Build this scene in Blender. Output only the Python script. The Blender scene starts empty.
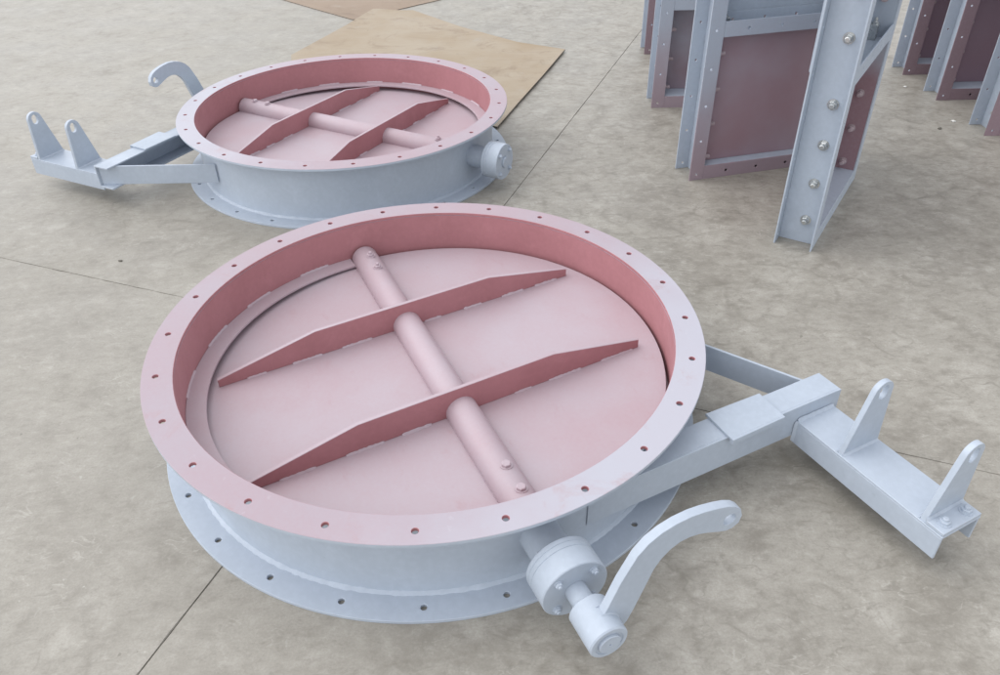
import bpy, bmesh, math, random
from mathutils import Vector, Matrix
R = math.radians
random.seed(7)
scene = bpy.context.scene
COL = scene.collection

# ------------------------------------------------------------------ camera, sky, sun, exposure
F_PX, PITCH, ROLL, CAM_H = 781.98, R(35.480), -0.01653, 1.5968
cam_d = bpy.data.cameras.new('camera')
cam = bpy.data.objects.new('camera', cam_d)
COL.objects.link(cam)
cam_d.sensor_width = 36.0
cam_d.lens = F_PX / 1000 * 36.0
cam_d.shift_y = -0.0132
cam_d.clip_start = 0.02
cam_d.clip_end = 500
c_, s_ = math.cos(PITCH), math.sin(PITCH)
cr, sr = math.cos(ROLL), math.sin(ROLL)
right = Vector((cr, sr * s_, sr * c_))
up = Vector((-sr, cr * s_, cr * c_))
fwd = Vector((0, c_, -s_))
m = Matrix.Identity(4)
for i in range(3):
    m[i][0], m[i][1], m[i][2] = right[i], up[i], -fwd[i]
m[2][3] = CAM_H
cam.matrix_world = m
scene.camera = cam

SUN_EL, SUN_AZ = R(58), R(172)          # azimuth counted from +X towards +Y: light comes from behind left
world = bpy.data.worlds.new('World')
scene.world = world
world.use_nodes = True
wn, wl = world.node_tree.nodes, world.node_tree.links
wn.clear()
sky = wn.new('ShaderNodeTexSky')
sky.sky_type = 'NISHITA'
sky.sun_disc = False
sky.sun_elevation = SUN_EL
sky.sun_rotation = R(90) - SUN_AZ
sky.air_density = 1.0
sky.dust_density = 1.0
sky.ozone_density = 1.0
hs = wn.new('ShaderNodeHueSaturation')   # an overcast sky is nearly white
hs.inputs['Saturation'].default_value = 0.16
bg = wn.new('ShaderNodeBackground')
bg.inputs['Strength'].default_value = 0.15
wo = wn.new('ShaderNodeOutputWorld')
wl.new(sky.outputs[0], hs.inputs['Color'])
wl.new(hs.outputs[0], bg.inputs['Color'])
wl.new(bg.outputs[0], wo.inputs['Surface'])

sun_d = bpy.data.lights.new('sun', 'SUN')
sun_d.energy = 0.5
sun_d.angle = R(100)
sun_d.color = (1.0, 0.975, 0.94)
sun = bpy.data.objects.new('sun', sun_d)
COL.objects.link(sun)
sd = Vector((math.cos(SUN_EL) * math.cos(SUN_AZ), math.cos(SUN_EL) * math.sin(SUN_AZ), math.sin(SUN_EL)))
sun.rotation_euler = sd.to_track_quat('Z', 'Y').to_euler()
sun.location = sd * 20

scene.view_settings.view_transform = 'Standard'
scene.view_settings.look = 'None'
scene.view_settings.exposure = 1.05
scene.view_settings.gamma = 1.0
scene.view_settings.use_curve_mapping = False


# ------------------------------------------------------------------ materials
class NT:
    def __init__(self, name):
        self.mat = bpy.data.materials.new(name)
        self.mat.use_nodes = True
        self.n = self.mat.node_tree.nodes
        self.l = self.mat.node_tree.links
        self.b = self.n['Principled BSDF']
        self.tc = self.n.new('ShaderNodeTexCoord')

    def link(self, a, b):
        self.l.new(a, b)

    def noise(self, scale, detail=4, rough=0.55, vec=None, dist=0.0):
        t = self.n.new('ShaderNodeTexNoise')
        t.inputs['Scale'].default_value = scale
        t.inputs['Detail'].default_value = detail
        t.inputs['Roughness'].default_value = rough
        t.inputs['Distortion'].default_value = dist
        self.link(vec if vec is not None else self.tc.outputs['Object'], t.inputs['Vector'])
        return t.outputs['Fac']

    def ramp(self, fac, lo, hi, a=0.0, b=1.0):
        t = self.n.new('ShaderNodeMapRange')
        t.interpolation_type = 'SMOOTHSTEP'
        t.inputs['From Min'].default_value = lo
        t.inputs['From Max'].default_value = hi
        t.inputs['To Min'].default_value = a
        t.inputs['To Max'].default_value = b
        self.link(fac, t.inputs['Value'])
        return t.outputs['Result']

    def math(self, op, a, b=None, c=None):
        t = self.n.new('ShaderNodeMath')
        t.operation = op
        for k, v in enumerate((a, b, c)):
            if v is None:
                continue
            if isinstance(v, (int, float)):
                t.inputs[k].default_value = v
            else:
                self.link(v, t.inputs[k])
        return t.outputs[0]

    def mix(self, fac, a, b, mode='MIX'):
        t = self.n.new('ShaderNodeMix')
        t.data_type = 'RGBA'
        t.blend_type = mode
        for v, idx in ((fac, 0), (a, 6), (b, 7)):
            if isinstance(v, (int, float)):
                t.inputs[idx].default_value = v
            elif isinstance(v, tuple):
                t.inputs[idx].default_value = (*v, 1)
            else:
                self.link(v, t.inputs[idx])
        return t.outputs[2]

    def sep(self, vec=None):
        t = self.n.new('ShaderNodeSeparateXYZ')
        self.link(vec if vec is not None else self.tc.outputs['Object'], t.inputs[0])
        return t.outputs

    def mapping(self, scale=(1, 1, 1), rot=(0, 0, 0), vec=None):
        t = self.n.new('ShaderNodeMapping')
        t.inputs['Scale'].default_value = scale
        t.inputs['Rotation'].default_value = rot
        self.link(vec if vec is not None else self.tc.outputs['Object'], t.inputs['Vector'])
        return t.outputs[0]

    def bump(self, h, strength=0.2, dist=0.002):
        t = self.n.new('ShaderNodeBump')
        t.inputs['Strength'].default_value = strength
        t.inputs['Distance'].default_value = dist
        self.link(h, t.inputs['Height'])
        self.link(t.outputs[0], self.b.inputs['Normal'])

    def done(self, color, rough=0.5, metal=0.0, spec=0.5):
        if isinstance(color, tuple):
            self.b.inputs['Base Color'].default_value = (*color, 1)
        else:
            self.link(color, self.b.inputs['Base Color'])
        if isinstance(rough, (int, float)):
            self.b.inputs['Roughness'].default_value = rough
        else:
            self.link(rough, self.b.inputs['Roughness'])
        self.b.inputs['Metallic'].default_value = metal
        self.b.inputs['Specular IOR Level'].default_value = spec
        return self.mat


GREY = (0.425, 0.477, 0.55)
GREY_D = (0.37, 0.418, 0.488)
RED = (0.40, 0.18, 0.195)
RED_D = (0.33, 0.142, 0.153)
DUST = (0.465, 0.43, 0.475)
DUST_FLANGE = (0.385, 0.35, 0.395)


def paint_mat(name, base, dark, rough=0.42, orange=0.06):
    t = NT(name)
    big = t.ramp(t.noise(5, 5), 0.3, 0.7)
    fine = t.ramp(t.noise(60, 3), 0.35, 0.75)
    col = t.mix(t.math('MULTIPLY', big, 0.55), base, dark)
    col = t.mix(t.math('MULTIPLY', fine, 0.14), col, tuple(min(1, v * 1.35) for v in base))
    # small rubbed spots
    sp = t.ramp(t.noise(23, 6, 0.7), 0.66, 0.74)
    col = t.mix(t.math('MULTIPLY', sp, 0.35), col, tuple(v * 0.72 for v in base))
    # powdery overspray patches and hairline scuffs
    pw = t.ramp(t.noise(8, 6, 0.7, None, 0.4), 0.52, 0.74)
    col = t.mix(t.math('MULTIPLY', pw, 0.30), col, tuple(min(1, v * 1.22 + 0.02) for v in base))
    sc = t.ramp(t.noise(18, 7, 0.8, t.mapping((1, 7, 3), (0.3, 0.2, 0.5))), 0.665, 0.70)
    col = t.mix(t.math('MULTIPLY', sc, 0.30), col, tuple(v * 0.62 for v in base))
    t.bump(t.math('ADD', t.noise(140, 2), t.math('MULTIPLY', t.noise(9, 3), 1.2)), orange, 0.0015)
    return t.done(col, t.ramp(big, 0, 1, rough - 0.05, rough + 0.1))


M_GREY = paint_mat('grey_paint', GREY, GREY_D)
M_RED = paint_mat('red_primer', RED, RED_D, 0.5, 0.08)


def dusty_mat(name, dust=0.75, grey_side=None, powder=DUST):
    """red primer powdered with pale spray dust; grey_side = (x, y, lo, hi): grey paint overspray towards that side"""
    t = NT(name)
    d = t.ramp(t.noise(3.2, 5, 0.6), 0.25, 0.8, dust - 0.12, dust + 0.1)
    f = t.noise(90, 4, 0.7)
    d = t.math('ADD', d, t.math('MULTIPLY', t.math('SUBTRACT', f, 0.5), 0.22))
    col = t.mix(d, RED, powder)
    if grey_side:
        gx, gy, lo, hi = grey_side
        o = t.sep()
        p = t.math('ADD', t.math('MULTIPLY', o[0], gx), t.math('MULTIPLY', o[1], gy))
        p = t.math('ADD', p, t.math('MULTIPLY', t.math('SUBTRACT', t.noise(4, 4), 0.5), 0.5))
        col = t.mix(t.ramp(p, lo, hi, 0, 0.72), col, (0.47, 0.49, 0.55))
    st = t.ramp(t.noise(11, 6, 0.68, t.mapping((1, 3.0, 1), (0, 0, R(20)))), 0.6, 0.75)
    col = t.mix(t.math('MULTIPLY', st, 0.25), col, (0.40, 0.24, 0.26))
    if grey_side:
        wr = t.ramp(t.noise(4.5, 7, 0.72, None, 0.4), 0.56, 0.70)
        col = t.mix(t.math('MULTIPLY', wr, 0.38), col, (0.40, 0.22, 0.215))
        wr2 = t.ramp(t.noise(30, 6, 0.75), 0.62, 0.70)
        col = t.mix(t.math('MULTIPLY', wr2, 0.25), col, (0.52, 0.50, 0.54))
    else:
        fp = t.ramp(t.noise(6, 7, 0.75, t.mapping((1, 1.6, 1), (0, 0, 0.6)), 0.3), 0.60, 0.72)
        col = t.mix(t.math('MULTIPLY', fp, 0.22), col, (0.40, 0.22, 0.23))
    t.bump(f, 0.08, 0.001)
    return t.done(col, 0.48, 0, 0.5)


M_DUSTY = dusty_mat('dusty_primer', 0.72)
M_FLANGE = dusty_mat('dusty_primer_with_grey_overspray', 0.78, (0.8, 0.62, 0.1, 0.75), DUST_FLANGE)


def overspray_mat(name, lo, hi, red=RED_D, amount=0.85):
    """grey paint above, red primer showing towards the foot of the frame"""
    t = NT(name)
    z = t.sep()[2]
    z = t.math('ADD', z, t.math('MULTIPLY', t.math('SUBTRACT', t.noise(5, 4), 0.5), 0.35))
    col = t.mix(t.ramp(z, lo, hi, 1 - amount, 1.0), red, GREY_D)
    f = t.ramp(t.noise(70, 4, 0.7), 0.4, 0.8)
    col = t.mix(t.math('MULTIPLY', f, 0.2), col, (0.36, 0.32, 0.35))
    t.bump(t.noise(140, 2), 0.06, 0.0015)
    return t.done(col, 0.45)


M_FACE_A = overspray_mat('face_paint_half_primed', 0.05, 0.62, (0.31, 0.21, 0.235), 0.8)
M_FACE_RED = overspray_mat('face_paint_primed', 0.9, 1.6, (0.225, 0.13, 0.148), 0.85)
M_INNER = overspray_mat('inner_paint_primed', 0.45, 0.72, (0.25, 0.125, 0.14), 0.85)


def panel_mat(name, red, mist, grey=GREY_D):
    t = NT(name)
    g = t.ramp(t.noise(1.3, 5, 0.6), 0.3, 0.75, mist * 0.25, mist)
    col = t.mix(g, red, grey)
    f = t.ramp(t.noise(80, 4, 0.7), 0.4, 0.8)
    col = t.mix(t.math('MULTIPLY', f, 0.15), col, (0.36, 0.25, 0.27))
    t.bump(t.noise(60, 3), 0.05, 0.0015)
    return t.done(col, 0.42)


M_PANEL = panel_mat('primed_panel', (0.29, 0.165, 0.185), 0.75, (0.37, 0.355, 0.41))
M_PANEL_DARK = panel_mat('primed_panel_dark', (0.25, 0.16, 0.20), 0.4, (0.31, 0.28, 0.33))
M_PANEL_MIST = panel_mat('primed_panel_misted_grey', (0.2, 0.095, 0.11), 1.0)


def zinc_mat():
    t = NT('zinc_plated_steel')
    n = t.noise(45, 3)
    col = t.mix(t.ramp(n, 0.3, 0.7), (0.62, 0.63, 0.62), (0.42, 0.44, 0.45))
    return t.done(col, t.ramp(n, 0.3, 0.7, 0.25, 0.45), 0.85)


M_ZINC = zinc_mat()
M_BOLT = paint_mat('overspray_on_bolts', (0.40, 0.335, 0.355), (0.33, 0.25, 0.27), 0.4)


def sheet_mat(name, a, b, cmark):
    t = NT(name)
    g = t.noise(2.2, 6, 0.62)
    col = t.mix(t.ramp(g, 0.3, 0.7), a, b)
    st = t.noise(14, 5, 0.65, t.mapping((0.35, 2.2, 1), (0, 0, R(18))))
    col = t.mix(t.ramp(st, 0.5, 0.8, 0, 0.35), col, cmark)
    pale = t.ramp(t.noise(5.5, 6, 0.7), 0.55, 0.75, 0, 0.5)
    col = t.mix(pale, col, (0.34, 0.30, 0.25))
    blot = t.ramp(t.noise(3.1, 7, 0.72, None, 0.8), 0.52, 0.68, 0, 0.55)
    col = t.mix(blot, col, cmark)
    sp = t.ramp(t.noise(26, 5, 0.7), 0.62, 0.72, 0, 0.4)
    col = t.mix(sp, col, tuple(v * 0.7 for v in cmark))
    t.bump(st, 0.1, 0.001)
    return t.done(col, 0.55)


M_SHEET = sheet_mat('tan_sheet', (0.315, 0.24, 0.155), (0.36, 0.295, 0.215), (0.20, 0.135, 0.08))
M_SHEET_B = sheet_mat('brown_sheet', (0.25, 0.175, 0.115), (0.29, 0.21, 0.145), (0.16, 0.10, 0.06))


M_SHEET_EDGE = sheet_mat('dark_sheet_edge', (0.13, 0.105, 0.085), (0.16, 0.13, 0.105), (0.08, 0.06, 0.05))


def concrete_mat():
    t = NT('trowelled_concrete')
    oc = t.tc.outputs['Object']
    warp_n = t.n.new('ShaderNodeTexNoise')
    warp_n.inputs['Scale'].default_value = 4.5
    warp_n.inputs['Detail'].default_value = 3
    t.link(oc, warp_n.inputs['Vector'])
    vm = t.n.new('ShaderNodeVectorMath')
    vm.operation = 'MULTIPLY_ADD'
    t.link(warp_n.outputs['Color'], vm.inputs[0])
    vm.inputs[1].default_value = (0.10, 0.10, 0.0)
    t.link(oc, vm.inputs[2])
    wv = vm.outputs[0]

    def vor(scale, feature):
        v = t.n.new('ShaderNodeTexVoronoi')
        v.feature = feature
        v.inputs['Scale'].default_value = scale
        t.link(wv, v.inputs['Vector'])
        return v
    big = t.noise(0.55, 5, 0.6)
    mid = t.noise(2.4, 6, 0.66, None, 0.6)
    small = t.noise(14, 6, 0.7, wv)
    grain = t.noise(160, 4, 0.75)
    K = 0.79

    def c3(r, g_, b_):
        return (r * K * 1.02, g_ * K * 1.0, b_ * K * 0.95)
    ox = t.math('ADD', t.sep()[0], t.math('MULTIPLY', t.math('SUBTRACT', t.noise(0.7, 3), 0.5), 2.2))
    worn = t.ramp(ox, -1.2, 0.6)
    mottle = t.noise(6.5, 10, 0.70, None, 0.25)
    mott2 = t.noise(21, 8, 0.74, t.mapping((1, 1.7, 1), (0, 0, R(-30))), 0.3)
    col = t.mix(t.ramp(big, 0.3, 0.7), c3(0.40, 0.38, 0.345), c3(0.47, 0.45, 0.415))
    col = t.mix(t.ramp(mid, 0.28, 0.6, 0.6, 0), col, c3(0.30, 0.28, 0.25))
    wm = t.ramp(worn, 0, 1, 0.68, 1.0)
    col = t.mix(t.math('MULTIPLY', wm, t.ramp(mottle, 0.5, 0.70, 0, 0.75)), col, c3(0.57, 0.55, 0.515))
    col = t.mix(t.math('MULTIPLY', wm, t.ramp(mottle, 0.5, 0.32, 0, 0.75)), col, c3(0.27, 0.25, 0.222))
    col = t.mix(t.math('MULTIPLY', wm, t.ramp(mott2, 0.5, 0.68, 0, 0.5)), col, c3(0.57, 0.55, 0.515))
    col = t.mix(t.math('MULTIPLY', wm, t.ramp(mott2, 0.5, 0.34, 0, 0.5)), col, c3(0.25, 0.232, 0.205))
    # hand trowel sweeps: overlapping scallops, darker at the laps, with faint arcs inside
    mask = t.ramp(t.math('ADD', t.noise(0.8, 3, 0.55), t.math('MULTIPLY', worn, 0.16)), 0.48, 0.62)
    patch = t.ramp(t.noise(3.0, 4, 0.6), 0.34, 0.58)
    on = t.math('MULTIPLY', mask, patch)

    def vein(scale, mp, width, detail=2.5, dist=0.5, vec=None):
        n_ = t.noise(scale, detail, 0.5, t.mapping(*mp, vec if vec is not None else wv), dist)
        return t.ramp(t.math('ABSOLUTE', t.math('SUBTRACT', n_, 0.5)), 0.0, width, 1, 0)
    v1 = vor(7.5, 'F1')
    edge = vor(7.5, 'DISTANCE_TO_EDGE').outputs['Distance']
    broken = t.ramp(t.noise(9, 5, 0.7), 0.40, 0.60)
    lap = t.math('MULTIPLY', t.math('MULTIPLY', t.ramp(edge, 0.0, 0.11, 1, 0), on), broken)
    col = t.mix(t.math('MULTIPLY', lap, 0.45), col, c3(0.22, 0.202, 0.176))
    heart = t.math('MULTIPLY', t.math('MULTIPLY', t.ramp(edge, 0.10, 0.36), on), broken)
    col = t.mix(t.math('MULTIPLY', heart, 0.36), col, c3(0.57, 0.55, 0.515))
    brk2 = t.ramp(t.noise(6, 5, 0.7), 0.44, 0.60)
    dv = t.math('MULTIPLY', vein(2.6, ((1, 3.2, 1), (0, 0, R(42))), 0.016), t.math('MULTIPLY', brk2, worn))
    dv2 = t.math('MULTIPLY', vein(7.5, ((1, 1.8, 1), (0, 0, R(52))), 0.02), t.math('MULTIPLY', broken, mask))
    col = t.mix(t.math('MULTIPLY', t.math('MAXIMUM', t.math('MULTIPLY', dv, 1.5), dv2), 0.28), col, c3(0.20, 0.183, 0.158))
    pv = t.math('MULTIPLY', vein(8.5, ((1, 2.4, 1), (0, 0, R(-25))), 0.022, 4), t.ramp(t.noise(5, 5, 0.7), 0.52, 0.64))
    col = t.mix(t.math('MULTIPLY', pv, 0.42), col, c3(0.66, 0.64, 0.605))
    ln = dv2
    # dark fine scuffs and pale laitance flecks
    scuff = t.ramp(t.noise(11, 9, 0.8, t.mapping((1, 2.6, 1), (0, 0, R(-35)), wv), 0.3), 0.55, 0.74)
    col = t.mix(t.math('MULTIPLY', scuff, 0.55), col, c3(0.22, 0.203, 0.178))
    scuff3 = t.ramp(t.noise(30, 7, 0.8, t.mapping((1, 2.5, 1), (0, 0, R(15)), wv), 0.3), 0.55, 0.74)
    col = t.mix(t.math('MULTIPLY', scuff3, 0.5), col, c3(0.23, 0.212, 0.188))
    scuff2 = t.ramp(t.noise(13, 9, 0.8, t.mapping((2.2, 1, 1), (0, 0, R(25)), wv), 0.3), 0.57, 0.74)
    col = t.mix(t.math('MULTIPLY', scuff2, 0.6), col, c3(0.60, 0.585, 0.555))
    fl = t.ramp(t.noise(38, 4, 0.6), 0.69, 0.76)
    col = t.mix(t.math('MULTIPLY', fl, 0.55), col, c3(0.72, 0.71, 0.68))
    dk = t.ramp(t.noise(31, 2, 0.5, t.mapping((1, 1, 1), (0, 0, 1.1))), 0.75, 0.79)
    col = t.mix(t.math('MULTIPLY', dk, 0.55), col, c3(0.16, 0.145, 0.125))
    col = t.mix(t.ramp(grain, 0.3, 0.72, 0.3, 0), col, c3(0.22, 0.205, 0.18))
    hgt = t.math('ADD', t.math('MULTIPLY', mott2, 0.8), t.math('MULTIPLY', lap, -0.25))
    hgt = t.math('ADD', hgt, t.math('MULTIPLY', grain, 0.35))
    t.bump(hgt, 0.3, 0.0007)
    return t.done(col, t.ramp(mid, 0.3, 0.7, 0.42, 0.62), 0, 0.5)


M_CONC = concrete_mat()
def joint_mat():
    t = NT('joint_dirt')
    return t.done(t.mix(t.ramp(t.noise(2.2, 5, 0.7), 0.4, 0.62), (0.12, 0.11, 0.094), (0.36, 0.34, 0.305)), 0.9)


M_JOINT = joint_mat()
M_CHIP = NT('white_chip').done((0.75, 0.74, 0.70), 0.7)
M_STONE = NT('dark_chip').done((0.13, 0.12, 0.10), 0.8)


# ------------------------------------------------------------------ mesh helpers
def poly_plate(bm, outer, holes, t, mtx, bevel=0.0008):
    """flat plate with true holes: outline and holes in XY, thickness t along Z from 0, moved by mtx"""
    cu = bpy.data.curves.new('tmp', 'CURVE')
    cu.dimensions = '2D'
    cu.fill_mode = 'BOTH'
    cu.extrude = t / 2 - bevel
    cu.bevel_depth = bevel
    cu.bevel_resolution = 0
    cu.offset = -bevel
    for pts in [outer] + holes:
        sp = cu.splines.new('POLY')
        sp.points.add(len(pts) - 1)
        for p, q in zip(sp.points, pts):
            p.co = (q[0], q[1], 0, 1)
        sp.use_cyclic_u = True
    ob = bpy.data.objects.new('tmp', cu)
    me = bpy.data.meshes.new_from_object(ob)
    me.transform(mtx @ Matrix.Translation((0, 0, t / 2)))
    for p in me.polygons:
        p.material_index = 0
    bm.from_mesh(me)
    bpy.data.meshes.remove(me)
    bpy.data.objects.remove(ob)
    bpy.data.curves.remove(cu)


def circ(cx, cy, r, n=16, a0=0.0):
    return [(cx + r * math.cos(a0 + 2 * math.pi * i / n), cy + r * math.sin(a0 + 2 * math.pi * i / n)) for i in range(n)]


def box(bm, x0, x1, y0, y1, z0, z1, mtx=None, bev=0.0012):
    r = bmesh.ops.create_cube(bm, size=1)
    vs = r['verts']
    for v in vs:
        v.co = Vector((x0 + (v.co.x + .5) * (x1 - x0), y0 + (v.co.y + .5) * (y1 - y0), z0 + (v.co.z + .5) * (z1 - z0)))
    if bev:
        es = list({e for v in vs for e in v.link_edges})
        r2 = bmesh.ops.bevel(bm, geom=es, offset=bev, segments=1, affect='EDGES', profile=0.5)
        vs = list({v for f in r2['faces'] for v in f.verts} | {v for v in vs if v.is_valid})
    if mtx is not None:
        for v in vs:
            v.co = mtx @ v.co
    return vs


def lathe(bm, prof, n=48, mtx=None):
    """closed surface of revolution about local X; prof = [(x, r)], r = 0 ends are poles"""
    rings = []
    for x, r in prof:
        if r <= 1e-6:
            rings.append([bm.verts.new((x, 0, 0))])
        else:
            rings.append([bm.verts.new((x, r * math.cos(2 * math.pi * i / n), r * math.sin(2 * math.pi * i / n))) for i in range(n)])
    for a, b in zip(rings[:-1], rings[1:]):
        if len(a) == 1 and len(b) == 1:
            continue
        for i in range(n):
            j = (i + 1) % n
            if len(a) == 1:
                bm.faces.new((a[0], b[i], b[j]))
            elif len(b) == 1:
                bm.faces.new((a[i], b[0], a[j]))
            else:
                bm.faces.new((a[i], b[i], b[j], a[j]))
    if mtx is not None:
        for ring in rings:
            for v in ring:
                v.co = mtx @ v.co


def hexbolt(bm, r, hh, shank_r, shank_l, mtx):
    """hex head along local +X from 0 to hh, then a threaded end above"""
    lathe(bm, [(0, 0), (0, r * 1.28), (0.0022, r * 1.28), (0.0022, 0)], 20, mtx)
    lathe(bm, [(0.0022, 0), (0.0022, r), (hh * .86, r), (hh, r * .84), (hh, 0)], 6, mtx)
    if shank_l:
        lathe(bm, [(hh, 0), (hh, shank_r), (hh + shank_l - .0015, shank_r), (hh + shank_l, shank_r * .75), (hh + shank_l, 0)], 12, mtx)


def finish(name, bm, mats, parent=None, smooth=35, classify=None):
    bmesh.ops.recalc_face_normals(bm, faces=bm.faces)
    me = bpy.data.meshes.new(name)
    if not isinstance(mats, (list, tuple)):
        mats = [mats]
    if classify:
        bm.normal_update()
        for f in bm.faces:
            f.material_index = classify(f.calc_center_median(), f.normal)
    else:
        for f in bm.faces:
            f.material_index = 0
    bm.to_mesh(me)
    bm.free()
    for mt in mats:
        me.materials.append(mt)
    if smooth:
        for p in me.polygons:
            p.use_smooth = True
        me.set_sharp_from_angle(angle=R(smooth))
    ob = bpy.data.objects.new(name, me)
    COL.objects.link(ob)
    if parent is not None:
        ob.parent = parent
    return ob


def stuff(o):
    o['kind'] = 'stuff'
    return o


def thing(name, label, cat, loc, rz, group=None):
    o = bpy.data.objects.new(name, None)
    COL.objects.link(o)
    o.location = loc
    o.rotation_euler = (0, 0, rz)
    o['label'] = label
    o['category'] = cat
    if group:
        o['group'] = group
    return o


def tag(o, label, cat, group=None):
    o['label'] = label
    o['category'] = cat
    if group:
        o['group'] = group


def weld(bm, p0, p1, nrm, up_, w=0.008, seg=None, lump=0.12):
    """lumpy fillet bead running p0 -> p1 in the corner between directions nrm and up_"""
    p0, p1 = Vector(p0), Vector(p1)
    L = (p1 - p0).length
    n = seg or max(3, int(L / 0.006))
    prev = None
    for i in range(n + 1):
        k = 0.75 if i in (0, n) else random.uniform(1 - lump, 1 + lump)
        c = p0.lerp(p1, i / n)
        a = c + nrm * (-0.001) + up_ * (-0.001)
        ring = [bm.verts.new(a), bm.verts.new(c + nrm * w * k), bm.verts.new(c + (nrm + up_) * w * .55 * k), bm.verts.new(c + up_ * w * k)]
        if prev:
            for q in range(4):
                bm.faces.new((prev[q], prev[(q + 1) % 4], ring[(q + 1) % 4], ring[q]))
        else:
            bm.faces.new(ring)
        prev = ring
    bm.faces.new(prev)


# ------------------------------------------------------------------ ground: concrete slabs with saw-cut joints
gbm = bmesh.new()
g = 150
for x, y in ((-g, -g), (g, -g), (g, g), (-g, g)):
    gbm.verts.new((x, y, -0.0042))
gbm.faces.new(gbm.verts)
ground = finish('ground', gbm, M_JOINT, smooth=0)
ground['kind'] = 'structure'
JX, JY, JA = -0.355, 2.137, R(-20.6)     # where the two joints cross and how the slabs lie
SL, GAP = 6.0, 0.0026
for ix in range(-4, 4):
    for iy in range(-3, 5):
        bm = bmesh.new()
        near_ = ix in (-1, 0) and iy in (-1, 0)
        x0, x1, y0, y1 = ix * SL + GAP / 2, (ix + 1) * SL - GAP / 2, iy * SL + GAP / 2, (iy + 1) * SL - GAP / 2
        M = Matrix.Translation((JX, JY, 0)) @ Matrix.Rotation(JA, 4, 'Z')
        # arris slightly broken along the joint
        edge = []
        n = 160 if near_ else 4
        for (ax, ay), (bx, by) in (((x0, y0), (x1, y0)), ((x1, y0), (x1, y1)), ((x1, y1), (x0, y1)), ((x0, y1), (x0, y0))):
            for i in range(n):
                edge.append((ax + (bx - ax) * i / n, ay + (by - ay) * i / n))
        top, low, bot = [], [], []
        cx, cy = (x0 + x1) / 2, (y0 + y1) / 2
        for (ex, ey) in edge:
            w = (0.0006 + 0.0022 * random.random() ** 3) if near_ else 0.002
            k = Vector((cx - ex, cy - ey))
            inx = math.copysign(w, k.x) if abs(k.x) > SL / 2 - .01 else 0
            iny = math.copysign(w, k.y) if abs(k.y) > SL / 2 - .01 else 0
            top.append(bm.verts.new(M @ Vector((ex + inx, ey + iny, 0))))
            low.append(bm.verts.new(M @ Vector((ex, ey, -0.003))))
            bot.append(bm.verts.new(M @ Vector((ex, ey, -0.02))))
        bm.faces.new(top)
        N = len(top)
        for i in range(N):
            j = (i + 1) % N
            bm.faces.new((top[j], top[i], low[i], low[j]))
            bm.faces.new((low[j], low[i], bot[i], bot[j]))
        finish('slab', bm, M_CONC, ground, smooth=0)


# ------------------------------------------------------------------ flat sheets lying on the ground
def sheet(name, left, right_, zs, t, mat, curl=0.0):
    """left / right_: matching rows of points from the near end to the far end"""
    bm = bmesh.new()
    rows = []
    nx = 8
    for (a, b, z) in zip(left, right_, zs):
        row = []
        for i in range(nx + 1):
            p = Vector((a[0], a[1])).lerp(Vector((b[0], b[1])), i / nx)
            row.append((p.x, p.y, z + curl * (i / nx) ** 5))
        rows.append(row)
    topv = [[bm.verts.new((x, y, z + t)) for x, y, z in r] for r in rows]
    botv = [[bm.verts.new((x, y, z)) for x, y, z in r] for r in rows]
    nr = len(rows)
    for i in range(nr - 1):
        for j in range(nx):
            bm.faces.new((topv[i][j], topv[i][j + 1], topv[i + 1][j + 1], topv[i + 1][j]))
            bm.faces.new((botv[i][j], botv[i + 1][j], botv[i + 1][j + 1], botv[i][j + 1]))
    loop = [(0, j) for j in range(nx + 1)] + [(i, nx) for i in range(1, nr)] + [(nr - 1, j) for j in range(nx - 1, -1, -1)] + [(i, 0) for i in range(nr - 2, 0, -1)]
    for (a, b), (c, d) in zip(loop, loop[1:] + loop[:1]):
        bm.faces.new((topv[a][b], botv[a][b], botv[c][d], topv[c][d]))
    return finish(name, bm, mat, None, 30, lambda c, n: 1 if abs(n.z) < 0.5 else 0)


sl = [(-0.70, 4.58), (-1.30, 5.00), (-1.40, 5.45), (-1.25, 5.86), (-1.12, 6.22), (-1.08, 6.36), (-1.03, 6.52), (-0.985, 6.66)]
sr_ = [(0.003, 4.055), (0.14, 4.46), (0.30, 4.92), (0.44, 5.34), (0.476, 5.441), (0.16, 5.62), (-0.26, 6.05), (-0.655, 6.56)]
sz = [0.0, 0.0, 0.0, 0.001, 0.003, 0.0052, 0.0055, 0.0055]
o = sheet('tan_sheet', sl, sr_, sz, 0.009, [M_SHEET, M_SHEET_EDGE], 0.007)
tag(o, 'large flat tan sheet lying on the concrete right behind the far round damper', 'sheet')
ql = [(-1.115, 6.37), (-1.45, 6.70), (-1.83, 7.08), (-2.3, 7.6)]
qr = [(-1.08, 6.372), (-0.78, 6.66), (-0.45, 6.97), (0.05, 7.45)]
o = sheet('brown_sheet', ql, qr, [0, 0, 0, 0], 0.005, [M_SHEET_B, M_SHEET_EDGE])
tag(o, 'darker brown flat sheet whose near corner is tucked under the tan sheet', 'sheet')


# ------------------------------------------------------------------ round dampers
HT, RI, RO, RF = 0.278, 0.705, 0.711, 0.787
SHZ = 0.14


def ring_pts(r, n=160, a0=0.0, a1=2 * math.pi, close=True):
    k = n if close else n + 1
    return [(r * math.cos(a0 + (a1 - a0) * i / n), r * math.sin(a0 + (a1 - a0) * i / n)) for i in range(k)]


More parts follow.
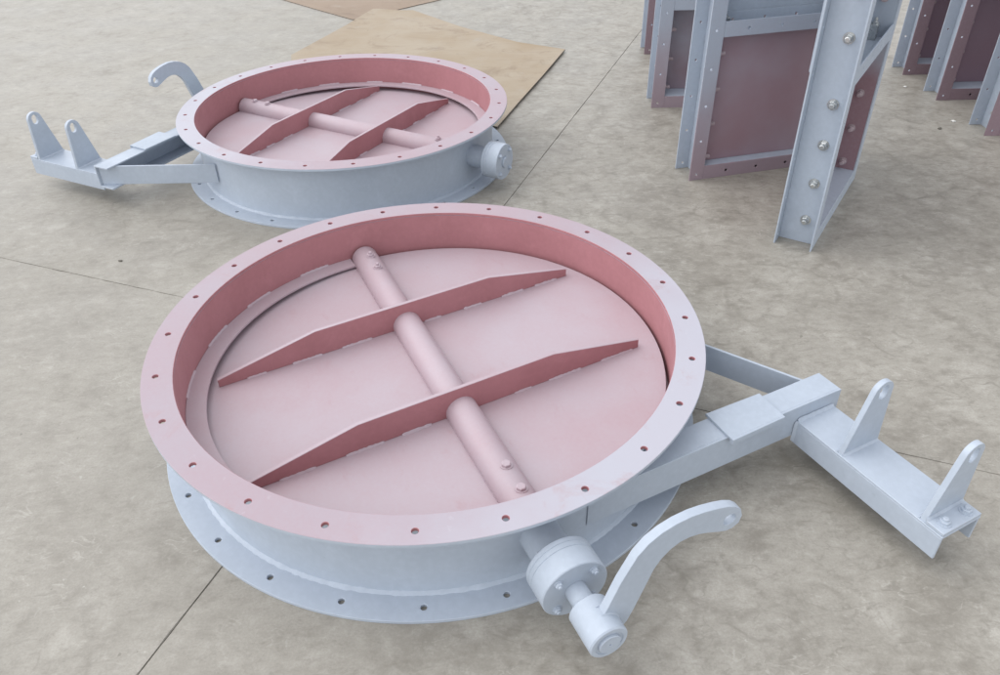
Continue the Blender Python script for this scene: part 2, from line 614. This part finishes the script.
def round_damper(label, loc, rz, hole_phase):
    T = thing('round_damper', label, 'damper', loc, rz, 'round flanged dampers lying on the concrete')
    I4 = Matrix.Identity(4)
    holes = [circ(0.75 * math.cos(hole_phase + k * R(15)), 0.75 * math.sin(hole_phase + k * R(15)), 0.0082, 14) for k in range(24)]
    # wall of the ring: grey outside, red primer inside
    bm = bmesh.new()
    prof = [(RI, 0.0105), (RO, 0.0105), (RO, 0.2675), (RI, 0.2675)]
    N = 160
    ringv = [[bm.verts.new((r * math.cos(2 * math.pi * i / N), r * math.sin(2 * math.pi * i / N), z)) for (r, z) in prof] for i in range(N)]
    for i in range(N):
        a, b = ringv[i], ringv[(i + 1) % N]
        for q in range(4):
            bm.faces.new((a[q], b[q], b[(q + 1) % 4], a[(q + 1) % 4]))
    finish('ring_wall', bm, [M_GREY, M_RED], T, 30,
           lambda c, n: 1 if (c.x * n.x + c.y * n.y) < -0.1 else 0)
    for nm, z in (('bottom_flange', 0.0), ('top_flange', HT - 0.0102)):
        bm = bmesh.new()
        poly_plate(bm, ring_pts(RF), [ring_pts(RI if z else RI)] + holes, 0.0102, Matrix.Translation((0, 0, z)), 0.001)
        if z:
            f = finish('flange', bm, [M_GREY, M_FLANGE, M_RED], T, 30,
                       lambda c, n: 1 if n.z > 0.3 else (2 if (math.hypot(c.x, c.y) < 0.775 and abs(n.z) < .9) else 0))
            f['label'] = 'pink dusty top flange with bolt holes'
        else:
            f = finish('flange', bm, [M_GREY], T, 30)
            f['label'] = 'grey bottom flange with bolt holes'
    # fillet weld round the foot of the wall
    bm = bmesh.new()
    prev = first = None
    NW = 420
    for i in range(NW):
        a = 2 * math.pi * i / NW
        d = Vector((math.cos(a), math.sin(a), 0))
        k = random.uniform(0.8, 1.2)
        base = d * (RO - 0.0008)
        rg = [bm.verts.new(base + Vector((0, 0, 0.0098))), bm.verts.new(d * (RO + 0.0085 * k) + Vector((0, 0, 0.0101))),
              bm.verts.new(d * (RO + 0.005 * k) + Vector((0, 0, 0.0102 + 0.0048 * k))), bm.verts.new(base + Vector((0, 0, 0.0102 + 0.0085 * k)))]
        if prev:
            for q in range(4):
                bm.faces.new((prev[q], rg[q], rg[(q + 1) % 4], prev[(q + 1) % 4]))
        else:
            first = rg
        prev = rg
    for q in range(4):
        bm.faces.new((prev[q], first[q], first[(q + 1) % 4], prev[(q + 1) % 4]))
    stuff(finish('weld_bead', bm, M_GREY, T, 60))
    # blade, a little tilted about the shaft
    TILT = 0.028
    BZ = 0.1285
    MB = Matrix.Translation((0, 0, BZ)) @ Matrix.Rotation(TILT, 4, 'X')
    bm = bmesh.new()
    poly_plate(bm, ring_pts(0.694), [], 0.010, MB @ Matrix.Translation((0, 0, -0.010)), 0.001)
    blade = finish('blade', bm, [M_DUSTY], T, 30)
    # stop strips: half rings welded to the wall, one above the blade and one below it
    for a0, a1, z in ((R(184), R(356), 0.134), (R(4), R(176), 0.100)):
        bm = bmesh.new()
        pts = ring_pts(0.7045, 80, a0, a1, False) + ring_pts(0.649, 80, a0, a1, False)[::-1]
        poly_plate(bm, pts, [], 0.008, Matrix.Translation((0, 0, z)), 0.0008)
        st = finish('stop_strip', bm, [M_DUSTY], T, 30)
        bm = bmesh.new()
        a = a0 + R(7)
        while a < a1 - R(8):
            span = R(random.uniform(7, 11))
            for q in range(6):
                b0, b1 = a + span * q / 6, a + span * (q + 1) / 6
                d = Vector((math.cos((b0 + b1) / 2), math.sin((b0 + b1) / 2), 0))
                weld(bm, (0.7048 * math.cos(b0), 0.7048 * math.sin(b0), z + 0.008), (0.7048 * math.cos(b1), 0.7048 * math.sin(b1), z + 0.008),
                     -d, Vector((0, 0, 1)), 0.0055, 2)
            a += span + R(random.uniform(9, 14))
        stuff(finish('weld_bead', bm, M_DUSTY, st, 60))
    # shaft tube over the blade
    bm = bmesh.new()
    MS = Matrix.Translation((0, 0, SHZ))
    lathe(bm, [(-0.692, 0.030), (-0.692, 0.0445), (-0.689, 0.046), (0.689, 0.046), (0.692, 0.0445), (0.692, 0.030), (-0.692, 0.030)], 48, MS)
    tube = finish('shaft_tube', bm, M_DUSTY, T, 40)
    for x in (-0.615, -0.53, 0.52, 0.605):
        bm = bmesh.new()
        hexbolt(bm, 0.0125, 0.010, 0.006, 0.008 if x < 0 else 0, Matrix.Translation((x, 0.004, SHZ + 0.0452)) @ Matrix.Rotation(R(-90), 4, 'Y'))
        finish('bolt', bm, M_DUSTY, tube, 30)
    # ribs across the blade
    for sx in (-0.229, 0.228):
        bm = bmesh.new()
        prof = [(-0.597, 0.0), (0.597, 0.0), (0.597, 0.029), (0.30, 0.091), (-0.29, 0.091), (-0.597, 0.027)]
        MR = MB @ Matrix.Translation((sx, 0, 0)) @ Matrix.Rotation(R(2.4), 4, 'Z') @ Matrix.Translation((-0.006, 0, 0))
        # plate XY -> YZ plane
        P = Matrix(((0, 0, 1, 0), (1, 0, 0, 0), (0, 1, 0, 0), (0, 0, 0, 1)))
        poly_plate(bm, prof, [], 0.012, MR @ P, 0.0012)
        rib = finish('rib', bm, [M_RED, M_DUSTY], T, 30, lambda c, n: 1 if n.z > 0.45 else 0)  # upward faces take the dusty mix: brightness of lit edges put into colour
        bm = bmesh.new()
        rot = MR.to_3x3()
        for side in (0, 1):
            y = -0.565 + 0.05 * side
            while y < 0.5:
                ln = random.uniform(0.055, 0.12)
                if abs(y + ln / 2) > 0.09:
                    xx = 0.0125 if side else -0.0005
                    weld(bm, MR @ Vector((xx, y, 0.0003)), MR @ Vector((xx, y + ln, 0.0003)), rot @ Vector((1 if side else -1, 0, 0)), rot @ Vector((0, 0, 1)),
                         random.uniform(0.0042, 0.0058), None, 0.3)
                y += ln + random.uniform(0.04, 0.09)
        stuff(finish('weld_bead', bm, M_DUSTY, rib, 60))

    # bearings at both shaft ends
    for sgn in (1, -1):
        F = Matrix.Translation((0, 0, SHZ)) if sgn > 0 else Matrix.Translation((0, 0, SHZ)) @ Matrix.Rotation(math.pi, 4, 'Z')
        bm = bmesh.new()
        lathe(bm, [(0.7075, 0), (0.7075, 0.050), (0.802, 0.050), (0.802, 0)], 40, F)
        # three stacked rings with fine grooves between them
        lathe(bm, [(0.800, 0), (0.800, 0.079), (0.802, 0.081), (0.8125, 0.081), (0.8135, 0.0795), (0.8145, 0.081), (0.826, 0.081), (0.827, 0.0795),
                   (0.828, 0.081), (0.878, 0.081), (0.880, 0.079), (0.880, 0.026), (0.8785, 0.025), (0.8785, 0)], 56, F)
        br = finish('bearing_housing', bm, M_GREY, T, 30)
        for k in range(4):
            a = R(45 + 90 * k)
            bm = bmesh.new()
            hexbolt(bm, 0.0088, 0.0085, 0.005, 0.004, F @ Matrix.Translation((0.8802, 0.062 * math.cos(a), 0.062 * math.sin(a))))
            finish('bolt', bm, M_GREY, br, 30)
            bm = bmesh.new()
            hexbolt(bm, 0.0088, 0.0085, 0, 0, F @ Matrix.Translation((0.7998, 0.065 * math.cos(a), 0.065 * math.sin(a))) @ Matrix.Rotation(math.pi, 4, 'Z'))
            finish('bolt', bm, M_GREY, br, 30)
        bm = bmesh.new()
        if sgn > 0:
            lathe(bm, [(0.87, 0), (0.87, 0.0255), (1.0245, 0.0255), (1.026, 0.024), (1.026, 0.003), (1.023, 0.0025), (1.023, 0)], 40, F)
        else:
            lathe(bm, [(0.87, 0), (0.87, 0.0245), (0.8865, 0.0245), (0.888, 0.023), (0.888, 0.004), (0.886, 0.003), (0.886, 0)], 40, F)
        finish('shaft', bm, M_GREY, T, 30)
    # crank lever with its hub
    bm = bmesh.new()
    F = Matrix.Translation((0, 0, SHZ))
    lathe(bm, [(0.930, 0.0258), (0.930, 0.042), (0.933, 0.045), (1.018, 0.045), (1.0215, 0.042), (1.0215, 0.0335), (1.0195, 0.033), (1.0195, 0.0258), (0.930, 0.0258)], 48, F)
    hub = None
    lv = [(-0.03, 0.12), (-0.016, 0.15), (0.0105, 0.193), (0.039, 0.2685), (0.071, 0.3325), (0.095, 0.3585), (0.1235, 0.3755), (0.157, 0.3855), (0.193, 0.389), (0.225, 0.3865), (0.255, 0.381), (0.283, 0.3735), (0.3035, 0.3635), (0.32, 0.3485), (0.3275, 0.3265), (0.323, 0.3065), (0.307, 0.2965), (0.291, 0.2955), (0.272, 0.3025), (0.246, 0.3135), (0.22, 0.3225), (0.196, 0.3255), (0.173, 0.3225), (0.1515, 0.3115), (0.132, 0.2925), (0.117, 0.268), (0.105, 0.232), (0.0925, 0.196), (0.08, 0.16), (0.066, 0.125), (0.045, 0.103), (0.0, 0.1)]
    P = Matrix(((0, 0, 1, 0.964), (1, 0, 0, 0), (0, 1, 0, 0), (0, 0, 0, 1)))
    bl = bmesh.new()
    poly_plate(bl, lv, [circ(0.2950, 0.3295, 0.0155, 20)], 0.021, P, 0.0007)
    lever = finish('crank_lever', bl, M_GREY, T, 30)
    finish('hub', bm, M_GREY, lever, 30)
    bm = bmesh.new()
    for xx, nx in ((0.9850, 1), (0.9640, -1)):
        for q in range(12):
            a0, a1 = R(-5 + q * 8), R(-5 + (q + 1) * 8)
            d = Vector((0, math.cos((a0 + a1) / 2), math.sin((a0 + a1) / 2)))
            weld(bm, (xx, 0.0448 * math.cos(a0), SHZ + 0.0448 * math.sin(a0)), (xx, 0.0448 * math.cos(a1), SHZ + 0.0448 * math.sin(a1)), Vector((nx, 0, 0)), d, 0.0032, 2)
    stuff(finish('weld_bead', bm, M_GREY, lever, 60))

    # actuator bracket: channel beam, brace bar, cross channel and lugs
    bx0, by0, bx1, by1 = 0.701, 0.135, 0.662, 0.957          # outer face of the beam's web
    ax = Vector((bx1 - bx0, by1 - by0)).normalized()
    inn = Vector((-ax.y, ax.x))                              # towards -x
    WF = 0.082

    def bp(s, w):
        p = Vector((bx0, by0)) + ax * s + inn * w
        return (p.x, p.y)
    Lb = math.hypot(bx1 - bx0, by1 - by0)
    bm = bmesh.new()
    web = [bp(0, 0), bp(Lb, 0), bp(Lb, 0.0065), bp(0.035, 0.0065)]
    poly_plate(bm, web[::-1], [], 0.103, Matrix.Translation((0, 0, 0.087)), 0.0012)
    # flanges follow the ring where they meet it
    inner = []
    s = Lb
    e = [bp(Lb, WF)]
    for k in range(9):
        w = WF - (WF - 0.0062) * k / 8
        # distance along the beam where this line leaves the wall
        ss = 0.0
        while math.hypot(*bp(ss, w)) < RO + 0.0015:
            ss += 0.002
        e.append(bp(ss, w))
    fl = [bp(Lb, 0.0062)] + e
    for z in (0.1825, 0.0872):
        poly_plate(bm, fl, [], 0.0073, Matrix.Translation((0, 0, z)), 0.001)
    beam = finish('channel_beam', bm, M_GREY, T, 30)
    bm = bmesh.new()
    pc = [bp(0.420, -0.014), bp(0.600, -0.012), bp(0.606, 0.088), bp(0.424, 0.092)]
    poly_plate(bm, pc[::-1], [], 0.008, Matrix.Translation((0, 0, 0.1902)), 0.001)
    # turned-down lip of the cover plate
    lip = [bp(0.420, -0.020), bp(0.440, -0.020), bp(0.440, -0.008), bp(0.420, -0.008)]
    poly_plate(bm, [bp(0.4205, -0.0205), bp(0.600, -0.0165), bp(0.600, -0.0095), bp(0.4205, -0.0095)][::-1], [], 0.016, Matrix.Translation((0, 0, 0.1815)), 0.001)
    finish('cover_plate', bm, M_GREY, beam, 30)
    # brace bar
    p0, p1 = Vector((0.205, 0.690)), Vector((0.654, 0.944))
    d = (p1 - p0).normalized()
    nn = Vector((-d.y, d.x))
    q = [p0, p1, p1 - nn * 0.008, p0 - nn * 0.008]
    bm = bmesh.new()
    poly_plate(bm, [(v.x, v.y) for v in q][::-1], [], 0.0875, Matrix.Translation((0, 0, 0.0946)), 0.0012)
    finish('brace_bar', bm, M_GREY, T, 30)
    # cross channel, web up
    MC = Matrix.Translation((0.6665, 0.885, 0)) @ Matrix.Rotation(R(3.0), 4, 'Z')
    bm = bmesh.new()
    box(bm, 0.0, 0.451, -0.080, 0.056, 0.133, 0.140, MC)
    box(bm, 0.0, 0.450, -0.080, -0.0725, 0.064, 0.1332, MC)
    box(bm, 0.0, 0.450, 0.0485, 0.056, 0.064, 0.1332, MC)
    cross = finish('cross_channel', bm, M_GREY, T, 30)
    bm = bmesh.new()
    weld(bm, MC @ Vector((0.0005, -0.078, 0.14)), MC @ Vector((0.0005, 0.054, 0.14)), MC.to_3x3() @ Vector((1, 0, 0)), Vector((0, 0, 1)), 0.008)
    weld(bm, MC @ Vector((0.0005, -0.0803, 0.07)), MC @ Vector((0.0005, -0.0803, 0.14)), MC.to_3x3() @ Vector((1, 0, 0)), MC.to_3x3() @ Vector((0, -1, 0)), 0.007)
    stuff(finish('weld_bead', bm, M_GREY, cross, 60))
    for x in (0.1385, 0.3865):
        cx, cy, r = 0.008, 0.179, 0.0335
        out = [(-0.076, 0.0), (0.0535, 0.0)]
        for k in range(15):
            a = R(-8 + (165 - -8) * k / 14)
            out.append((cx + r * math.cos(a), cy + r * math.sin(a)))
        slot = [(cx + 0.0145 * math.cos(a), cy + (0.007 if math.sin(a) > 0 else -0.007) + 0.0145 * math.sin(a)) for a in [2 * math.pi * (i + .5) / 20 for i in range(20)]]
        bm = bmesh.new()
        PL = MC @ Matrix.Translation((x, 0, 0.1402)) @ Matrix(((0, 0, 1, 0), (1, 0, 0, 0), (0, 1, 0, 0), (0, 0, 0, 1)))
        poly_plate(bm, out, [slot], 0.015, PL, 0.0008)
        lug = finish('lug', bm, M_GREY, T, 30)
        bm = bmesh.new()
        for xx, sg in ((x + 0.0152, 1), (x - 0.0002, -1)):
            weld(bm, MC @ Vector((xx, -0.077, 0.1402 if not (x > .3 and sg > 0) else 0.150)), MC @ Vector((xx, 0.052, 0.1402 if not (x > .3 and sg > 0) else 0.150)),
                 MC.to_3x3() @ Vector((sg, 0, 0)), Vector((0, 0, 1)), 0.006)
        stuff(finish('weld_bead', bm, M_GREY, lug, 60))
        if x > 0.3:
            bm = bmesh.new()
            poly_plate(bm, [(x + 0.0165, -0.078), (x + 0.0635, -0.078), (x + 0.0635, 0.055), (x + 0.0165, 0.055)], [], 0.0095, MC @ Matrix.Translation((0, 0, 0.1402)), 0.0012)
            foot = finish('foot_plate', bm, M_GREY, lug, 30)
            for yy in (-0.048, 0.028):
                bm = bmesh.new()
                hexbolt(bm, 0.0125, 0.010, 0.007, 0.007, MC @ Matrix.Translation((x + 0.041, yy, 0.1498)) @ Matrix.Rotation(R(-90), 4, 'Y'))
                finish('bolt', bm, M_GREY, lug, 30)
    return T


NEAR_A, FAR_A = R(-65.7), R(150.7)
round_damper('nearest and largest looking round damper, crank lever towards the camera and lugged bracket at right',
             (-0.2080, 1.8493, 0), NEAR_A, R(1.547) - NEAR_A)
round_damper('round damper farther back, in front of the tan sheet, its lugged bracket reaching left',
             (-0.7348, 3.7398, 0), FAR_A, R(10.968) - FAR_A)


# ------------------------------------------------------------------ upright rectangular frames
def rect_frame(label, loc, rz, width=0.80, depth=0.15, cell=0.58, face=None, panel_y=0.06, panels=None, inner=None):
    """local x along the face, y into the frame, z up; origin at the left foot of the front face"""
    T = thing('rectangular_frame', label, 'frame', (*loc, 0), rz, 'upright rectangular channel frames')
    fw, t = 0.070, 0.006
    H = fw * 3 + cell * 2 - 0.005
    face = face or M_FACE_A
    inner = inner or M_INNER
    hp = 0.0085

    def cls_left(c, n):
        if c.y < t * 1.01 and n.y < 0.5:
            return 1
        return 0
    for sgn in (0, 1):
        bm = bmesh.new()
        x0, x1 = (0, fw) if sgn == 0 else (width - fw, width)
        hx = 0.034 if sgn == 0 else width - 0.034
        hz = [0.027 + 0.1635 * k for k in range(int((H - 0.02) / 0.1635) + 1)]
        hl = [circ(hx, z, hp * .7, 10) for z in hz]
        out = [(x0, 0), (x1, 0), (x1, H), (x0, H)]
        PF = Matrix(((1, 0, 0, 0), (0, 0, -1, t), (0, 1, 0, 0), (0, 0, 0, 1)))
        poly_plate(bm, out, hl, t, PF, 0.0008)
        poly_plate(bm, out, hl, t, Matrix.Translation((0, depth - t, 0)) @ PF, 0.0008)
        wx = (fw - t, fw) if sgn == 0 else (width - fw, width - fw + t)
        box(bm, wx[0], wx[1], t + 0.0002, depth - t - 0.0002, 0.0, H, None, 0.0006)
        jm = finish('jamb', bm, [M_GREY, face, inner], T, 25,
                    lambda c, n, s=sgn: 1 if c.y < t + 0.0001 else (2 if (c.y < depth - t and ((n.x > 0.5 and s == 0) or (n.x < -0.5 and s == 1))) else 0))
        # nuts through the web, and their heads on the inner side
        for z in [zz for zz in (0.10, 0.258, 0.416, 0.573, 0.81, 0.965, 1.12, 1.27) if zz < H - 0.04]:
            if abs(z - (fw + cell + fw / 2)) < 0.05:
                continue
            bm = bmesh.new()
            xo = fw - t if sgn == 0 else width - fw + t
            xi = fw if sgn == 0 else width - fw
            ro = Matrix.Rotation(math.pi if sgn == 0 else 0, 4, 'Z')
            ri = Matrix.Rotation(0 if sgn == 0 else math.pi, 4, 'Z')
            hexbolt(bm, 0.0165, 0.016, 0.010, 0.014, Matrix.Translation((xo, depth * .38, z)) @ ro @ Matrix.Rotation(random.uniform(0, 1), 4, 'X'))
            finish('nut', bm, M_ZINC, jm, 30)
            bm = bmesh.new()
            hexbolt(bm, 0.0135, 0.016, 0.009, 0.020, Matrix.Translation((xi, min(0.06, panel_y - 0.028), z)) @ ri @ Matrix.Rotation(random.uniform(0, 1), 4, 'X'))
            finish('bolt', bm, M_BOLT, jm, 30)
    xa, xb = fw + 0.0006, width - fw - 0.0006
    zs = [(0.0, 'down'), (fw + cell, 'up'), (2 * fw + 2 * cell - 0.005, 'up')]
    for z0, kind in zs:
        bm = bmesh.new()
        z1 = z0 + fw - 0.005
        hx = [0.187 + 0.1575 * k for k in range(4)]
        hl = [circ(x, z0 + 0.031, hp * .8, 10) for x in hx if x < xb - .03]
        out = [(xa, z0), (xb, z0), (xb, z1), (xa, z1)]
        poly_plate(bm, out, hl, t, Matrix(((1, 0, 0, 0), (0, 0, -1, t + 0.0006), (0, 1, 0, 0), (0, 0, 0, 1))), 0.0008)
        poly_plate(bm, out, hl, t, Matrix(((1, 0, 0, 0), (0, 0, -1, depth - 0.0006), (0, 1, 0, 0), (0, 0, 0, 1))), 0.0008)
        wz = (z1 - t, z1) if kind == 'down' else (z0, z0 + t)
        box(bm, xa, xb, t + 0.0008, depth - t - 0.0008, wz[0], wz[1], None, 0.0006)
        finish('rail', bm, [M_GREY, face], T, 25, lambda c, n: 1 if c.y < t + 0.001 else 0)
        if kind == 'up' and z0 < H - .2:
            # clips and bolts lying in the trough of the middle rail
            for cx in (xa + 0.03, xb - 0.045):
                bm = bmesh.new()
                box(bm, cx - 0.018, cx + 0.02, 0.05, 0.085, z0 + t + .0005, z0 + fw - 0.004)
                hexbolt(bm, 0.013, 0.011, 0.007, 0.016, Matrix.Translation((cx, 0.066, z0 + fw - 0.004)) @ Matrix.Rotation(R(-90), 4, 'Y'))
                finish('hinge_clip', bm, M_ZINC, T, 30)
    pm = panels or (M_PANEL, M_GREY)
    for k, (z0, mt) in enumerate(zip((fw - 0.0045, 2 * fw + cell - 0.0045), pm)):
        bm = bmesh.new()
        py = panel_y if k == 0 else depth + 0.004
        if k == 0:
            box(bm, xa + 0.001, xb - 0.001, py, py + 0.006, z0 + 0.0004, z0 + cell + 0.004, None, 0.001)
        else:
            box(bm, xa - 0.04, xb + 0.04, py, py + 0.006, z0 - 0.03, z0 + cell + 0.03, None, 0.001)
        finish('blade_panel', bm, mt, T, 25)
    return T


rect_frame('upright frame with dull red lower panel, left of the end-on channel frame', (0.899, 3.375), R(14.6), face=M_FACE_A)
rect_frame('upright frame turned end-on, nuts down its grey channel side, closest upright frame', (1.247, 2.703), R(57.4),
           face=M_GREY, panel_y=0.13, panels=(M_PANEL, M_GREY))
rect_frame('upright frame with grey misted panel, partly hidden behind the red panelled frame', (0.882, 4.342), 0, depth=0.165, cell=0.46,
           face=M_FACE_A, panel_y=0.13, panels=(M_PANEL_MIST, M_GREY))
rect_frame('rearmost left upright frame, only a red sliver showing past the misted panel frame', (1.005, 5.36), 0, depth=0.165, cell=0.46,
           face=M_FACE_RED, panel_y=0.13, panels=(M_PANEL_DARK, M_GREY))
rect_frame('rearmost upright frame of the right row, just right of the end-on frame', (2.533, 4.844), 0, depth=0.165, face=M_FACE_RED, panel_y=0.12,
           panels=(M_PANEL_DARK, M_GREY))
rect_frame('middle upright frame of the right row with dark red panel', (2.529, 4.387), 0, depth=0.165, face=M_FACE_RED, panel_y=0.12,
           panels=(M_PANEL_DARK, M_GREY))
rect_frame('front upright frame of the right row, cut off by the photo edge', (2.533, 3.855), 0, depth=0.165, face=M_FACE_RED, panel_y=0.12,
           panels=(M_PANEL_DARK, M_GREY))


# ------------------------------------------------------------------ small chips on the concrete
def chip(name, x, y, r, mat, label):
    bm = bmesh.new()
    bmesh.ops.create_icosphere(bm, subdivisions=1, radius=r)
    for v in bm.verts:
        v.co = Vector((v.co.x * random.uniform(.8, 1.5), v.co.y * random.uniform(.6, 1), max(-0.0, v.co.z * .45 + r * .3)))
    o = finish(name, bm, mat, None, 20)
    o.location = (x, y, 0)
    o.rotation_euler = (0, 0, random.uniform(0, 3))
    tag(o, label, 'debris')


chip('white_chip', 2.45, 4.62, 0.011, M_CHIP, 'small white chip on the concrete beside the middle right frame')
chip('white_chip', 2.47, 4.06, 0.012, M_CHIP, 'small white chip on the concrete beside the front right frame')
chip('dark_chip', 2.35, 3.96, 0.012, M_STONE, 'flat dark scrap on the concrete before the right row of frames')
chip('dark_chip', -1.52, 2.72, 0.008, M_STONE, 'lone dark pebble on pale concrete left of the far damper bracket')
